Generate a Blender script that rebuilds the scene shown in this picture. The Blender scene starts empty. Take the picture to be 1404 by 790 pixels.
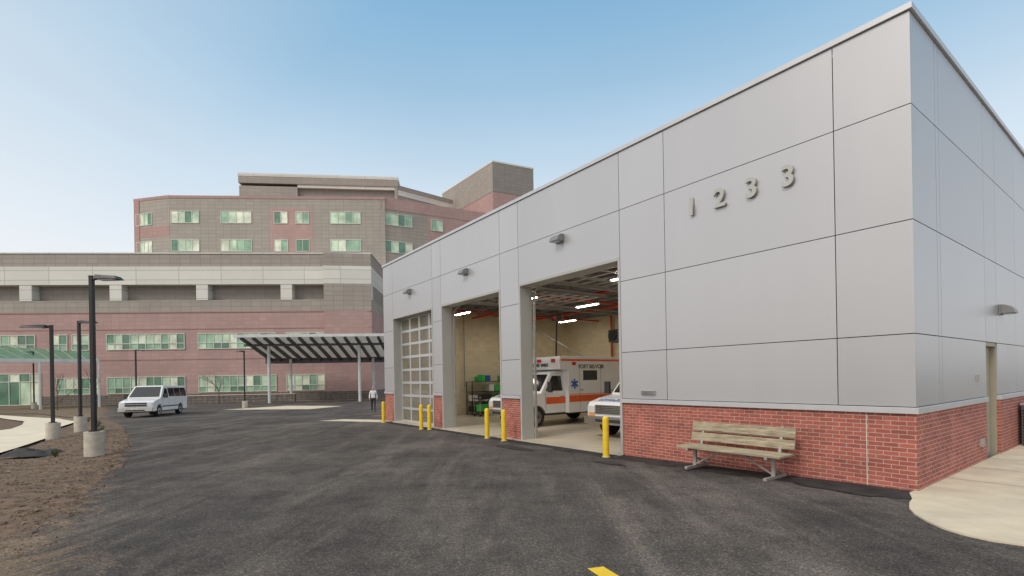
import bpy, bmesh, math, random
from mathutils import Vector, Matrix, noise
random.seed(7)
scene=bpy.context.scene
COL=scene.collection

# ---------------------------------------------------------------- materials
def newmat(name):
    m=bpy.data.materials.new(name); m.use_nodes=True
    nt=m.node_tree; b=nt.nodes['Principled BSDF']
    return m,nt,b
def N(nt,t,**kw):
    n=nt.nodes.new(t)
    for k,v in kw.items():
        if k in ('inp',):
            for a,c in v.items(): n.inputs[a].default_value=c
        else: setattr(n,k,v)
    return n
def mixc(nt,fac,a,b,mode='MIX'):
    n=nt.nodes.new('ShaderNodeMix'); n.data_type='RGBA'; n.blend_type=mode
    for sock,val in ((0,fac),(6,a),(7,b)):
        if hasattr(val,'is_linked') or hasattr(val,'links'): nt.links.new(val,n.inputs[sock])
        else: n.inputs[sock].default_value=val
    return n.outputs[2]
def ramp(nt,src,stops):
    r=nt.nodes.new('ShaderNodeValToRGB'); e=r.color_ramp.elements
    while len(e)<len(stops): e.new(0.5)
    for i,(p,c) in enumerate(stops):
        e[i].position=p; e[i].color=c if len(c)==4 else (*c,1)
    nt.links.new(src,r.inputs[0]); return r.outputs[0]
def C(c,k=1.0): return (c[0]*k,c[1]*k,c[2]*k,1)
MATS={}
def pm(name,col,rough=.6,metal=0,var=.12,vs=1.5,bump=0,bs=60,grid=None,coat=0,spec=.5,emis=0,stretch=(1,1,1),transl=0):
    if name in MATS: return MATS[name]
    m,nt,b=newmat(name); MATS[name]=m
    tc=N(nt,'ShaderNodeTexCoord'); mp=N(nt,'ShaderNodeMapping'); mp.inputs['Scale'].default_value=stretch
    nt.links.new(tc.outputs['Object'],mp.inputs[0])
    n1=N(nt,'ShaderNodeTexNoise',inp={'Scale':vs,'Detail':6,'Roughness':.6}); nt.links.new(mp.outputs[0],n1.inputs[0])
    c=ramp(nt,n1.outputs[0],[(.3,C(col,1-var)),(.7,C(col,1+var))])
    if grid:
        w,hh,ln,lc=grid[:4]
        br=N(nt,'ShaderNodeTexBrick',offset=0.0,squash=1.0,inp={'Scale':1.0,'Mortar Size':ln,'Mortar Smooth':.1,'Bias':0,'Brick Width':w,'Row Height':hh})
        br.inputs['Color1'].default_value=(1,1,1,1); br.inputs['Color2'].default_value=(.88,.88,.89,1); br.inputs['Mortar'].default_value=(*lc,1)
        nt.links.new(tc.outputs['UV'],br.inputs['Vector'])
        c=mixc(nt,1.0,c,br.outputs[0],'MULTIPLY')
    nt.links.new(c,b.inputs['Base Color'])
    rr=nt.nodes.new('ShaderNodeMapRange'); rr.inputs[3].default_value=max(0.02,rough-.08); rr.inputs[4].default_value=min(1,rough+.08)
    nt.links.new(n1.outputs[0],rr.inputs[0]); nt.links.new(rr.outputs[0],b.inputs['Roughness'])
    b.inputs['Metallic'].default_value=metal; b.inputs['Coat Weight'].default_value=coat
    b.inputs['Specular IOR Level'].default_value=spec
    if emis:
        b.inputs['Emission Color'].default_value=(1,.93,.80,1); b.inputs['Emission Strength'].default_value=emis
    if bump:
        n2=N(nt,'ShaderNodeTexNoise',inp={'Scale':bs,'Detail':5}); nt.links.new(mp.outputs[0],n2.inputs[0])
        bp=N(nt,'ShaderNodeBump',inp={'Strength':bump,'Distance':.01}); nt.links.new(n2.outputs[0],bp.inputs['Height']); nt.links.new(bp.outputs[0],b.inputs['Normal'])
    if transl:
        tr=N(nt,'ShaderNodeBsdfTranslucent'); nt.links.new(c,tr.inputs[0]); mx=N(nt,'ShaderNodeMixShader',inp={0:transl})
        nt.links.new(b.outputs[0],mx.inputs[1]); nt.links.new(tr.outputs[0],mx.inputs[2]); nt.links.new(mx.outputs[0],nt.nodes['Material Output'].inputs[0])
    return m

def asphalt_mat():
    m,nt,b=newmat('asphalt')
    tc=N(nt,'ShaderNodeTexCoord')
    big=N(nt,'ShaderNodeTexNoise',inp={'Scale':.28,'Detail':8,'Roughness':.66,'Distortion':.5}); nt.links.new(tc.outputs['Object'],big.inputs[0])
    c=ramp(nt,big.outputs[0],[(.34,(.060,.055,.053)),(.5,(.090,.082,.077)),(.64,(.128,.115,.105))])
    # long drag / tyre streaks following the drive lane
    mp=N(nt,'ShaderNodeMapping'); mp.inputs['Rotation'].default_value=(0,0,math.radians(-32)); mp.inputs['Scale'].default_value=(1.0,.15,1)
    nt.links.new(tc.outputs['Object'],mp.inputs[0])
    st=N(nt,'ShaderNodeTexNoise',inp={'Scale':1.0,'Detail':9,'Roughness':.68,'Distortion':.9}); nt.links.new(mp.outputs[0],st.inputs[0])
    sf=ramp(nt,st.outputs[0],[(.48,(0,0,0)),(.72,(.75,.75,.75))])
    c=mixc(nt,sf,c,(.19,.165,.142,1))
    mp2=N(nt,'ShaderNodeMapping'); mp2.inputs['Rotation'].default_value=(0,0,math.radians(-64)); mp2.inputs['Scale'].default_value=(1.8,.2,1)
    nt.links.new(tc.outputs['Object'],mp2.inputs[0])
    s2=N(nt,'ShaderNodeTexNoise',inp={'Scale':1.0,'Detail':8,'Roughness':.65,'Distortion':.8}); nt.links.new(mp2.outputs[0],s2.inputs[0])
    s2f=ramp(nt,s2.outputs[0],[(.32,(.76,.76,.77)),(.46,(1,1,1))])
    c=mixc(nt,1.0,c,s2f,'MULTIPLY')
    sep=N(nt,'ShaderNodeSeparateXYZ'); nt.links.new(tc.outputs['Object'],sep.inputs[0])
    ma=N(nt,'ShaderNodeMath',operation='MULTIPLY_ADD',inp={1:-.45,2:-.95}); nt.links.new(sep.outputs[0],ma.inputs[0])
    mb=N(nt,'ShaderNodeMath',operation='MULTIPLY_ADD',inp={1:-.36}); nt.links.new(sep.outputs[1],mb.inputs[0]); nt.links.new(ma.outputs[0],mb.inputs[2])
    mu=N(nt,'ShaderNodeTexNoise',inp={'Scale':.9,'Detail':9,'Roughness':.74,'Distortion':1.2}); nt.links.new(tc.outputs['Object'],mu.inputs[0])
    mc=N(nt,'ShaderNodeMath',operation='MULTIPLY_ADD',inp={1:2.8}); nt.links.new(mu.outputs[0],mc.inputs[0]); nt.links.new(mb.outputs[0],mc.inputs[2])
    df=ramp(nt,mc.outputs[0],[(.55,(0,0,0)),(1.0,(.7,.7,.7))])
    c=mixc(nt,df,c,(.24,.175,.12,1))
    # exposed aggregate
    v1=N(nt,'ShaderNodeTexVoronoi',inp={'Scale':75}); nt.links.new(tc.outputs['Object'],v1.inputs[0])
    sx=N(nt,'ShaderNodeSeparateColor'); nt.links.new(v1.outputs['Color'],sx.inputs[0])
    vf=ramp(nt,sx.outputs[0],[(.0,(.62,.62,.62)),(.55,(.92,.92,.92)),(.85,(1.25,1.23,1.2)),(1.0,(1.9,1.85,1.75))])
    c=mixc(nt,1.0,c,vf,'MULTIPLY')
    fine=N(nt,'ShaderNodeTexNoise',inp={'Scale':28,'Detail':6,'Roughness':.8}); nt.links.new(tc.outputs['Object'],fine.inputs[0])
    ff=ramp(nt,fine.outputs[0],[(.3,(.7,.7,.7)),(.7,(1.32,1.32,1.32))])
    c=mixc(nt,1.0,c,ff,'MULTIPLY')
    bl=N(nt,'ShaderNodeTexNoise',inp={'Scale':1.7,'Detail':7,'Roughness':.68}); nt.links.new(tc.outputs['Object'],bl.inputs[0])
    bf=ramp(nt,bl.outputs[0],[(.30,(.72,.72,.72)),(.5,(1,1,1)),(.68,(1.18,1.17,1.15))])
    c=mixc(nt,1.0,c,bf,'MULTIPLY')
    wn=N(nt,'ShaderNodeTexNoise',inp={'Scale':1.4,'Detail':5}); nt.links.new(tc.outputs['Object'],wn.inputs[0])
    wa=mixc(nt,.35,tc.outputs['Object'],wn.outputs['Color'])
    ve=N(nt,'ShaderNodeTexVoronoi',feature='DISTANCE_TO_EDGE',inp={'Scale':.33}); nt.links.new(wa,ve.inputs[0])
    ck=ramp(nt,ve.outputs[0],[(0.0,(.55,.55,.55)),(.0035,(1,1,1))])
    c=mixc(nt,.6,c,mixc(nt,1.0,c,ck,'MULTIPLY'))
    nt.links.new(c,b.inputs['Base Color']); b.inputs['Roughness'].default_value=.9
    b.inputs['Specular IOR Level'].default_value=.15
    bp=N(nt,'ShaderNodeBump',inp={'Strength':.7,'Distance':.006}); nt.links.new(v1.outputs[0],bp.inputs['Height']); nt.links.new(bp.outputs[0],b.inputs['Normal'])
    return m
def brick_mat():
    m,nt,b=newmat('red_brick')
    tc=N(nt,'ShaderNodeTexCoord')
    br=N(nt,'ShaderNodeTexBrick',offset=.5,inp={'Scale':1.0,'Mortar Size':.006,'Mortar Smooth':.15,'Bias':-.1,'Brick Width':.203,'Row Height':.0677})
    br.inputs['Color1'].default_value=(.42,.118,.082,1); br.inputs['Color2'].default_value=(.29,.076,.056,1); br.inputs['Mortar'].default_value=(.50,.37,.32,1)
    nt.links.new(tc.outputs['UV'],br.inputs['Vector'])
    n1=N(nt,'ShaderNodeTexNoise',inp={'Scale':2.2,'Detail':8,'Roughness':.7}); nt.links.new(tc.outputs['UV'],n1.inputs[0])
    f=ramp(nt,n1.outputs[0],[(.3,(.75,.75,.75)),(.7,(1.25,1.22,1.2))])
    c=mixc(nt,1.0,br.outputs[0],f,'MULTIPLY')
    n3=N(nt,'ShaderNodeTexNoise',inp={'Scale':7,'Detail':8,'Roughness':.8}); nt.links.new(tc.outputs['UV'],n3.inputs[0])
    wf=ramp(nt,n3.outputs[0],[(.53,(0,0,0)),(.8,(.55,.55,.55))])
    c=mixc(nt,wf,c,(.50,.31,.26,1))
    nt.links.new(c,b.inputs['Base Color']); b.inputs['Roughness'].default_value=.85
    inv=N(nt,'ShaderNodeMath',operation='SUBTRACT',inp={0:1.0}); nt.links.new(br.outputs['Fac'],inv.inputs[1])
    bp=N(nt,'ShaderNodeBump',inp={'Strength':.7,'Distance':.008}); nt.links.new(inv.outputs[0],bp.inputs['Height']); nt.links.new(bp.outputs[0],b.inputs['Normal'])
    return m
def glassmat(name,col,alpha=.4,rough=.05):
    m,nt,b=newmat(name)
    tc=N(nt,'ShaderNodeTexCoord'); n=N(nt,'ShaderNodeTexNoise',inp={'Scale':.6,'Detail':3}); nt.links.new(tc.outputs['Object'],n.inputs[0])
    c=ramp(nt,n.outputs[0],[(.35,C(col,.7)),(.65,C(col,1.25))]); nt.links.new(c,b.inputs['Base Color'])
    b.inputs['Roughness'].default_value=rough; b.inputs['Alpha'].default_value=alpha; b.inputs['Specular IOR Level'].default_value=.9
    return m

ASPH=asphalt_mat(); BRICK=brick_mat()
SEAL=pm('asphalt_sealed',(.046,.044,.043),.85,0,.4,2.5,.5,90,spec=.15)
PANS=[pm('metal_panel_%d'%i,(.525*k,.52*k,.53*k),.36,.5,.04,.35,0,stretch=(1,1,.25)) for i,k in enumerate((.97,1.0,1.03,.985))]
BACK=pm('panel_joint',(.05,.05,.052),.8)
FLASH=pm('flashing_metal',(.58,.58,.59),.4,.4,.05)
BEIGE=pm('door_frame_paint',(.43,.42,.39),.5,0,.05)
TAN=pm('tan_door_paint',(.34,.31,.23),.45,0,.05)
CREAM=pm('cream_interior_wall',(.78,.67,.47),.7,0,.06,.8,.2,20,grid=(.4,.2,.006,(.85,.85,.83)))
FLOORM=pm('garage_floor_concrete',(.52,.46,.36),.35,0,.18,.7,.1,30)
CONC=pm('concrete',(.62,.54,.40),.85,0,.16,1.4,.4,70)
CONCP=pm('concrete_post_base',(.50,.45,.37),.85,0,.18,6,.5,60)
DARKM=pm('dark_steel',(.10,.10,.11),.55,.2,.1)
JOIST=pm('joist_primer',(.33,.33,.33),.55,.1,.1)
DECK=pm('ceiling_deck',(.22,.22,.22),.6,.1,.1)
BLACK=pm('black_paint',(.013,.013,.014),.45,0,.2)
YEL=pm('yellow_paint',(.82,.55,.02),.45,0,.08,6)
WPAINT=pm('white_paint_marking',(.62,.60,.54),.8,0,.25,3)
REDP=pm('red_pipe',(.62,.06,.025),.4)
TUBE=pm('fluorescent_tube',(1,1,1),.5,emis=38)
ALUM=pm('aluminium',(.60,.60,.60),.35,.5,.05)
LAMPG=pm('lamp_housing',(.25,.25,.25),.4,.4,.05)
DIGIT=pm('digit_metal',(.46,.46,.42),.45,.3,.05)
TAUPE=pm('taupe_panel',(.36,.315,.27),.6,0,.06,.2,grid=(1.25,.62,.05,(.76,.76,.76)))
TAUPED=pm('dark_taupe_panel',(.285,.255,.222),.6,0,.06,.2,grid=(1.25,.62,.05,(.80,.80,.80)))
PINK=pm('pink_tile_panel',(.45,.285,.255),.6,0,.08,.3,grid=(.95,.5,.06,(.84,.88,.92)))
PINKD=pm('pink_dark_panel',(.40,.245,.22),.6,0,.06,.3,grid=(.95,.5,.06,(.84,.84,.84)))
LITE=pm('light_metal_panel',(.72,.70,.63),.5,.0,.06,.1,grid=(5.2,1.2,.05,(.65,.65,.65)))
STONE=pm('base_stone',(.19,.16,.135),.9,0,.35,3,grid=(.6,.3,.03,(.5,.5,.5)))
ROOFM=pm('roof_membrane',(.3,.3,.3),.9)
GW=[glassmat('green_glass_a',(.27,.44,.30),1,.15),glassmat('green_glass_b',(.50,.64,.46),1,.25),glassmat('green_glass_c',(.10,.22,.14),1,.12),glassmat('green_glass_blind',(.70,.74,.58),1,.4)]
MULL=pm('window_mullion',(.58,.60,.52),.5)
DIRT=pm('dirt_ground',(.18,.135,.09),.95,0,.4,.8,.8,25)
MULCH=pm('mulch',(.145,.096,.062),.95,0,.5,4,.9,40)
MULCH2=pm('mulch_light',(.25,.18,.12),.95,0,.3,9)
MULCH3=pm('mulch_dark',(.065,.043,.03),.95,0,.3,9)
WHITE=pm('white_vehicle_paint',(.80,.80,.79),.25,0,.03,1,coat=.5)
ORANGE=pm('orange_stripe',(.78,.13,.03),.35)
BLUE=pm('blue_lettering',(.04,.14,.45),.4)
GLASSV=pm('vehicle_glass',(.015,.018,.02),.06,0,.1,spec=.9)
RUB=pm('tyre_rubber',(.02,.02,.02),.85)
CHROME=pm('chrome',(.6,.6,.6),.2,.9,.02)
PLAST=pm('grille_black',(.03,.03,.03),.5)
REDL=pm('red_lens',(.5,.02,.02),.2)
LENS=pm('headlight_lens',(.7,.72,.74),.12,.2)
WOOD=pm('weathered_wood',(.35,.295,.20),.85,0,.5,3,.6,30,stretch=(1,9,9))
GALV=pm('galvanised_steel',(.36,.34,.31),.5,.3,.15,8)
CANW=pm('canopy_white',(.6,.6,.58),.4)
CANR=pm('canopy_sheet',(.48,.46,.41),.4,transl=.45)
GRNG=pm('green_canopy_glass',(.22,.52,.34),.15,0,.1,transl=.5)
LEAF=pm('leaf',(.07,.10,.035),.8,0,.4,9)
BARK=pm('bark',(.12,.085,.06),.9,0,.2,8)

# ---------------------------------------------------------------- mesh builder
class MB:
    def __init__(s): s.v=[];s.f=[];s.mi=[];s.sm=[];s.mats=[];s.M=Matrix.Identity(4)
    def m(s,mat):
        if mat not in s.mats: s.mats.append(mat)
        return s.mats.index(mat)
    def face(s,pts,mat,smooth=False):
        i=len(s.v); s.v+= [s.M@Vector(p) for p in pts]; s.f.append(list(range(i,i+len(pts)))); s.mi.append(s.m(mat)); s.sm.append(smooth)
    def mesh(s,pts,faces,mat,smooth=False):
        i=len(s.v); s.v+=[s.M@Vector(p) for p in pts]; k=s.m(mat)
        for f in faces: s.f.append([i+j for j in f]); s.mi.append(k); s.sm.append(smooth)
    def box(s,x0,x1,y0,y1,z0,z1,mat):
        if x0>x1:x0,x1=x1,x0
        if y0>y1:y0,y1=y1,y0
        p=[(x0,y0,z0),(x1,y0,z0),(x1,y1,z0),(x0,y1,z0),(x0,y0,z1),(x1,y0,z1),(x1,y1,z1),(x0,y1,z1)]
        s.mesh(p,[(0,3,2,1),(4,5,6,7),(0,1,5,4),(1,2,6,5),(2,3,7,6),(3,0,4,7)],mat)
    def bar(s,a,b,w,t,mat,up=(0,0,1)):
        a=Vector(a);b=Vector(b);d=(b-a).normalized();u=Vector(up)
        if abs(d.dot(u))>.98:u=Vector((0,1,0))
        r=d.cross(u).normalized();u=r.cross(d)
        p=[]
        for q in (a,b):
            for i,j in ((-1,-1),(1,-1),(1,1),(-1,1)): p.append(q+r*(i*w/2)+u*(j*t/2))
        s.mesh(p,[(0,3,2,1),(4,5,6,7),(0,1,5,4),(1,2,6,5),(2,3,7,6),(3,0,4,7)],mat)
    def cyl(s,a,b,r0,r1,mat,n=16,caps=True):
        a=Vector(a);b=Vector(b);d=(b-a).normalized();u=Vector((0,0,1)) if abs(d.z)<.9 else Vector((1,0,0))
        x=d.cross(u).normalized();y=d.cross(x)
        p=[];
        for q,r in ((a,r0),(b,r1)):
            for i in range(n):
                t=2*math.pi*i/n; p.append(q+x*math.cos(t)*r+y*math.sin(t)*r)
        s.mesh(p,[(i,(i+1)%n,n+(i+1)%n,n+i) for i in range(n)],mat,True)
        if caps:
            s.face(p[:n][::-1],mat); s.face(p[n:],mat)
    def prism(s,prof,w0,k,mat):
        L=[(-(w0+k*z),y,z) for y,z in prof]; R=[((w0+k*z),y,z) for y,z in prof]; n=len(prof)
        s.mesh(L+R,[tuple(range(n)),tuple(range(2*n-1,n-1,-1))]+[(i,n+i,n+(i+1)%n,(i+1)%n) for i in range(n)],mat)
    def side(s,poly,w0,k,off,mat,both=True):
        for sg in ((1,-1) if both else (1,)):
            P=[(sg*(w0+k*z+off),y,z) for y,z in poly]
            s.face(P if sg>0 else P[::-1],mat)
    def build(s,name,parent=None,matrix=None,bevel=0,recalc=True):
        me=bpy.data.meshes.new(name); me.from_pydata([tuple(v) for v in s.v],[],s.f)
        for m in s.mats: me.materials.append(m)
        me.polygons.foreach_set('material_index',s.mi); me.polygons.foreach_set('use_smooth',s.sm)
        if recalc:
            bm=bmesh.new(); bm.from_mesh(me); bmesh.ops.recalc_face_normals(bm,faces=bm.faces); bm.to_mesh(me); bm.free()
        uv=me.uv_layers.new(name='UVMap'); me.update()
        Z=Vector((0,0,1))
        for p in me.polygons:
            n=p.normal
            if abs(n.z)>.8: 
                for li in p.loop_indices:
                    c=me.vertices[me.loops[li].vertex_index].co; uv.data[li].uv=(c.x,c.y)
            else:
                t=Z.cross(n).normalized()
                for li in p.loop_indices:
                    c=me.vertices[me.loops[li].vertex_index].co; uv.data[li].uv=(c.dot(t)+100,c.z+100*.0677*10)
        o=bpy.data.objects.new(name,me); COL.objects.link(o)
        if parent: o.parent=parent
        if matrix is not None: o.matrix_world=matrix
        if bevel:
            b=o.modifiers.new('b','BEVEL'); b.width=bevel; b.segments=2; b.limit_method='ANGLE'; b.angle_limit=math.radians(35)
        return o
def empty(name,matrix=None):
    o=bpy.data.objects.new(name,None); COL.objects.link(o)
    if matrix is not None: o.matrix_world=matrix
    return o
def text(s,size,parent,loc,rot,mat,name,ext=.003,off=0.0,mirror=False,align='CENTER'):
    cu=bpy.data.curves.new(name,'FONT'); cu.body=s; cu.size=size; cu.extrude=ext; cu.offset=off; cu.align_x=align; cu.align_y='CENTER'
    cu.materials.append(mat); o=bpy.data.objects.new(name,cu); COL.objects.link(o); o.parent=parent
    o.location=loc; o.rotation_euler=rot
    if mirror: o.scale=(-1,1,1)
    return o

# ---------------------------------------------------------------- terrain
HP=[(-2000,0),(8,0),(12,-.1),(24,-.14),(33,-.37),(45,-.5),(60,-.6),(3000,-.6)]
def hy(y):
    for (a,za),(b,zb) in zip(HP,HP[1:]):
        if y<=b: return za+(zb-za)*(y-a)/(b-a)
    return -.6
def ss(t): t=max(0,min(1,t)); return t*t*(3-2*t)
def h(x,y):
    q=ss((-x-.8*y-.3)/3.2)*ss((y-9)/7)*(1-ss((y-36)/12))
    return hy(y)-.24*q
def drape(name,poly,off,mat,step=1.0,extra=None):
    bm=bmesh.new(); vs=[bm.verts.new((x,y,0)) for x,y in poly]; f0=bm.faces.new(vs)
    bmesh.ops.triangulate(bm,faces=[f0])
    xs=[p[0] for p in poly]; ys=[p[1] for p in poly]
    for ax,lo,hi in ((0,min(xs),max(xs)),(1,min(ys),max(ys))):
        t=math.ceil(lo/step)*step
        while t<hi:
            if -70<=t<=70:
                no=(1,0,0) if ax==0 else (0,1,0); co=(t,0,0) if ax==0 else (0,t,0)
                bmesh.ops.bisect_plane(bm,geom=bm.verts[:]+bm.edges[:]+bm.faces[:],plane_co=co,plane_no=no,dist=1e-5)
            t+=step
    for v in bm.verts:
        v.co.z=h(v.co.x,v.co.y)+off+(extra(v.co.x,v.co.y) if extra else 0)
    for f in bm.faces: f.normal_update()
    fl=[f for f in bm.faces if f.normal.z<0]
    if fl: bmesh.ops.reverse_faces(bm,faces=fl)
    me=bpy.data.meshes.new(name); bm.to_mesh(me); bm.free()
    uv=me.uv_layers.new(name='UVMap')
    for l in me.loops: 
        c=me.vertices[l.vertex_index].co; uv.data[l.index].uv=(c.x,c.y)
    if extra: me.polygons.foreach_set('use_smooth',[True]*len(me.polygons))
    me.materials.append(mat); o=bpy.data.objects.new(name,me); COL.objects.link(o); return o
def ground():
    ax=[-1800,-700,-300,-150,-100]+list(range(-70,41))+[70,150,300,700,1800]
    ay=[-1500,-500,-150,-60,-30]+list(range(-12,71))+[90,150,300,700,1800]
    v=[(x,y,h(x,y)-.02) for y in ay for x in ax]; nx=len(ax)
    f=[(j*nx+i,j*nx+i+1,(j+1)*nx+i+1,(j+1)*nx+i) for j in range(len(ay)-1) for i in range(nx-1)]
    me=bpy.data.meshes.new('ground'); me.from_pydata(v,[],f); me.materials.append(DIRT)
    o=bpy.data.objects.new('ground',me); COL.objects.link(o)
ground()
EDGE0=[(-5.0,-25),(-5.5,3),(-6.0,5.9),(-6.6,7.5),(-8.0,9.6),(-9.4,11.8),(-11.4,14.6),(-14.3,18.5),(-18.5,23.6),(-23.8,29.4),(-30,35.5),(-41,43),(-90,51)]
EDGE=[]
for (a,b) in zip(EDGE0,EDGE0[1:]):
    n=max(1,int(math.dist(a,b)/.35)) if a[1]>2 and b[1]<36 else 1
    for i in range(n):
        x=a[0]+(b[0]-a[0])*i/n; y=a[1]+(b[1]-a[1])*i/n; EDGE.append((x+(.16*noise.noise(Vector((x*1.1,y*1.1,2)))+.07*noise.noise(Vector((x*5,y*5,2))) if n>1 else 0),y))
EDGE.append(EDGE0[-1])
drape('asphalt_road',EDGE+[(-90,60.5),(30,60.5),(30,-25)],.03,ASPH)
drape('concrete_plaza',[(-24.5,42),(-16.5,40.5),(-15.5,45.5),(-22,48.5)],.036,CONC)
drape('concrete_walk_strip',[(-9.6,24.6),(-5.9,22.9),(-5.6,24.1),(-8.8,25.9)],.036,CONC)
drape('road_marking',[(-8.2,28.8),(-8.05,28.65),(-5.6,31.2),(-5.75,31.4)],.038,YEL)
drape('road_marking.001',[(.68,4.70),(.84,4.74),(1.5,3.2),(1.3,3.2)],.036,YEL)
PATHC=pm('path_concrete',(.70,.62,.47),.85,0,.1,1.2,.3,60)
drape('footpath',[(-13.0,11),(-16.2,15.6),(-18.6,19.8),(-23.4,25.6),(-27.2,31.2),(-33,36.2),(-44,42.0),(-62,47.8),(-62,44.5),(-40.5,39.0),(-33.0,33.6),(-28.8,29.2),(-25.8,25.6),(-24.2,22.6),(-22.5,18),(-19.5,11)],.10,PATHC)
def bump(x,y): return .05*noise.noise(Vector((x*.9,y*.9,0)))+.035*noise.noise(Vector((x*3.3,y*3.3,5)))+.018*noise.noise(Vector((x*9,y*9,5)))+.015
drape('mulch_bed',[(-5.3,3),(-5.8,5.9),(-6.4,7.5),(-7.8,9.6),(-9.25,11.8),(-11.2,14.6),(-14.2,18.5),(-18.4,23.6),(-23.7,29.4),(-29.8,35.2),(-32.9,36.1),(-27.1,31.1),(-23.3,25.6),(-18.5,19.8),(-16.1,15.6),(-12.9,11),(-12,3)],.0,MULCH,.25,extra=bump)
drape('mulch_bed.001',[(-24.2,22.6),(-25.8,25.6),(-28.8,29.2),(-33,33.6),(-40.5,39),(-55,38),(-40,20),(-22.5,18)],.03,MULCH,.5,extra=bump)
mb=MB()
def inpoly(x,y,P):
    r=False; j=len(P)-1
    for i in range(len(P)):
        if (P[i][1]>y)!=(P[j][1]>y) and x<(P[j][0]-P[i][0])*(y-P[i][1])/(P[j][1]-P[i][1])+P[i][0]: r=not r
        j=i
    return r
BED=[(-5.35,3),(-5.8,5.9),(-6.3,7.5),(-7.8,9.6),(-9.2,11.8),(-11.2,14.6),(-14.2,18.5),(-18.4,23.6),(-18.5,19.8),(-16.1,15.6),(-12.9,11),(-12,3)]
cnt=0
while cnt<18000:
    y=5+random.random()**1.5*17; x=random.uniform(-19,-5.2)
    if not inpoly(x,y,BED): continue
    cnt+=1
    z=h(x,y)+bump(x,y)+.005; a=random.uniform(0,6.28); L=random.uniform(.008,.035)*(1.8 if random.random()<.06 else 1); w=L*random.uniform(.15,.6); t=random.uniform(-.5,.5)
    if z<h(x,y)+.03 and random.random()<.5: continue
    d=Vector((math.cos(a),math.sin(a),t)).normalized()*L; e=Vector((-math.sin(a),math.cos(a),random.uniform(-.3,.3)))*w
    c=Vector((x,y,z)); up=Vector((0,0,w*.8))
    mb.mesh([c-d-e,c+d-e*.5,c+d+e*.7,c-d+e,c+up],[(0,1,4),(1,2,4),(2,3,4),(3,0,4)],random.choice((MULCH,MULCH2,MULCH3,MULCH,MULCH)))
for i in range(900):
    y=random.uniform(4.5,20); xe=-5.7 if y<5.9 else -5.9-(y-5.9)*.665
    x=xe+abs(random.gauss(0,.35)); L=random.uniform(.005,.016); c=Vector((x,y,h(x,y)+.032)); a=random.uniform(0,6)
    d=Vector((math.cos(a),math.sin(a),0))*L; e=Vector((-math.sin(a),math.cos(a),0))*L*.7
    mb.mesh([c-d-e,c+d-e,c+d+e,c-d+e,c+Vector((0,0,L))],[(0,1,4),(1,2,4),(2,3,4),(3,0,4)],MULCH)
mb.build('mulch_chips',recalc=False)
def shrub(x,y,H,seed):
    r=random.Random(seed); w=MB()
    for s_ in range(9):
        a=r.uniform(0,6.28); tip=Vector((math.cos(a)*H*.5*r.uniform(.3,1),math.sin(a)*H*.5*r.uniform(.3,1),H*r.uniform(.6,1)))
        w.cyl((0,0,-.03),tip,.008,.004,BARK,5,False)
        for k in range(16):
            p=tip*r.uniform(.35,1.05)+Vector((r.gauss(0,.03),r.gauss(0,.03),r.gauss(0,.03)))
            u=Vector((r.uniform(-1,1),r.uniform(-1,1),r.uniform(-.4,1))).normalized()*.022; v=u.cross(Vector((r.uniform(-1,1),r.uniform(-1,1),.3))).normalized()*.013
            w.face([p-u,p+v,p+u,p-v],LEAF)
    w.build('small_shrub',matrix=Matrix.Translation((x,y,h(x,y)+.01)),recalc=False)
for i,(x,y) in enumerate([(-12.9,14.0),(-14.6,17.4),(-17.0,20.5),(-19.5,23.4),(-22.3,26.6),(-25.5,29.9),(-29.5,27.5),(-33,30),(-28,23)]): shrub(x,y,.22+.05*(i%4),i)

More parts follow.
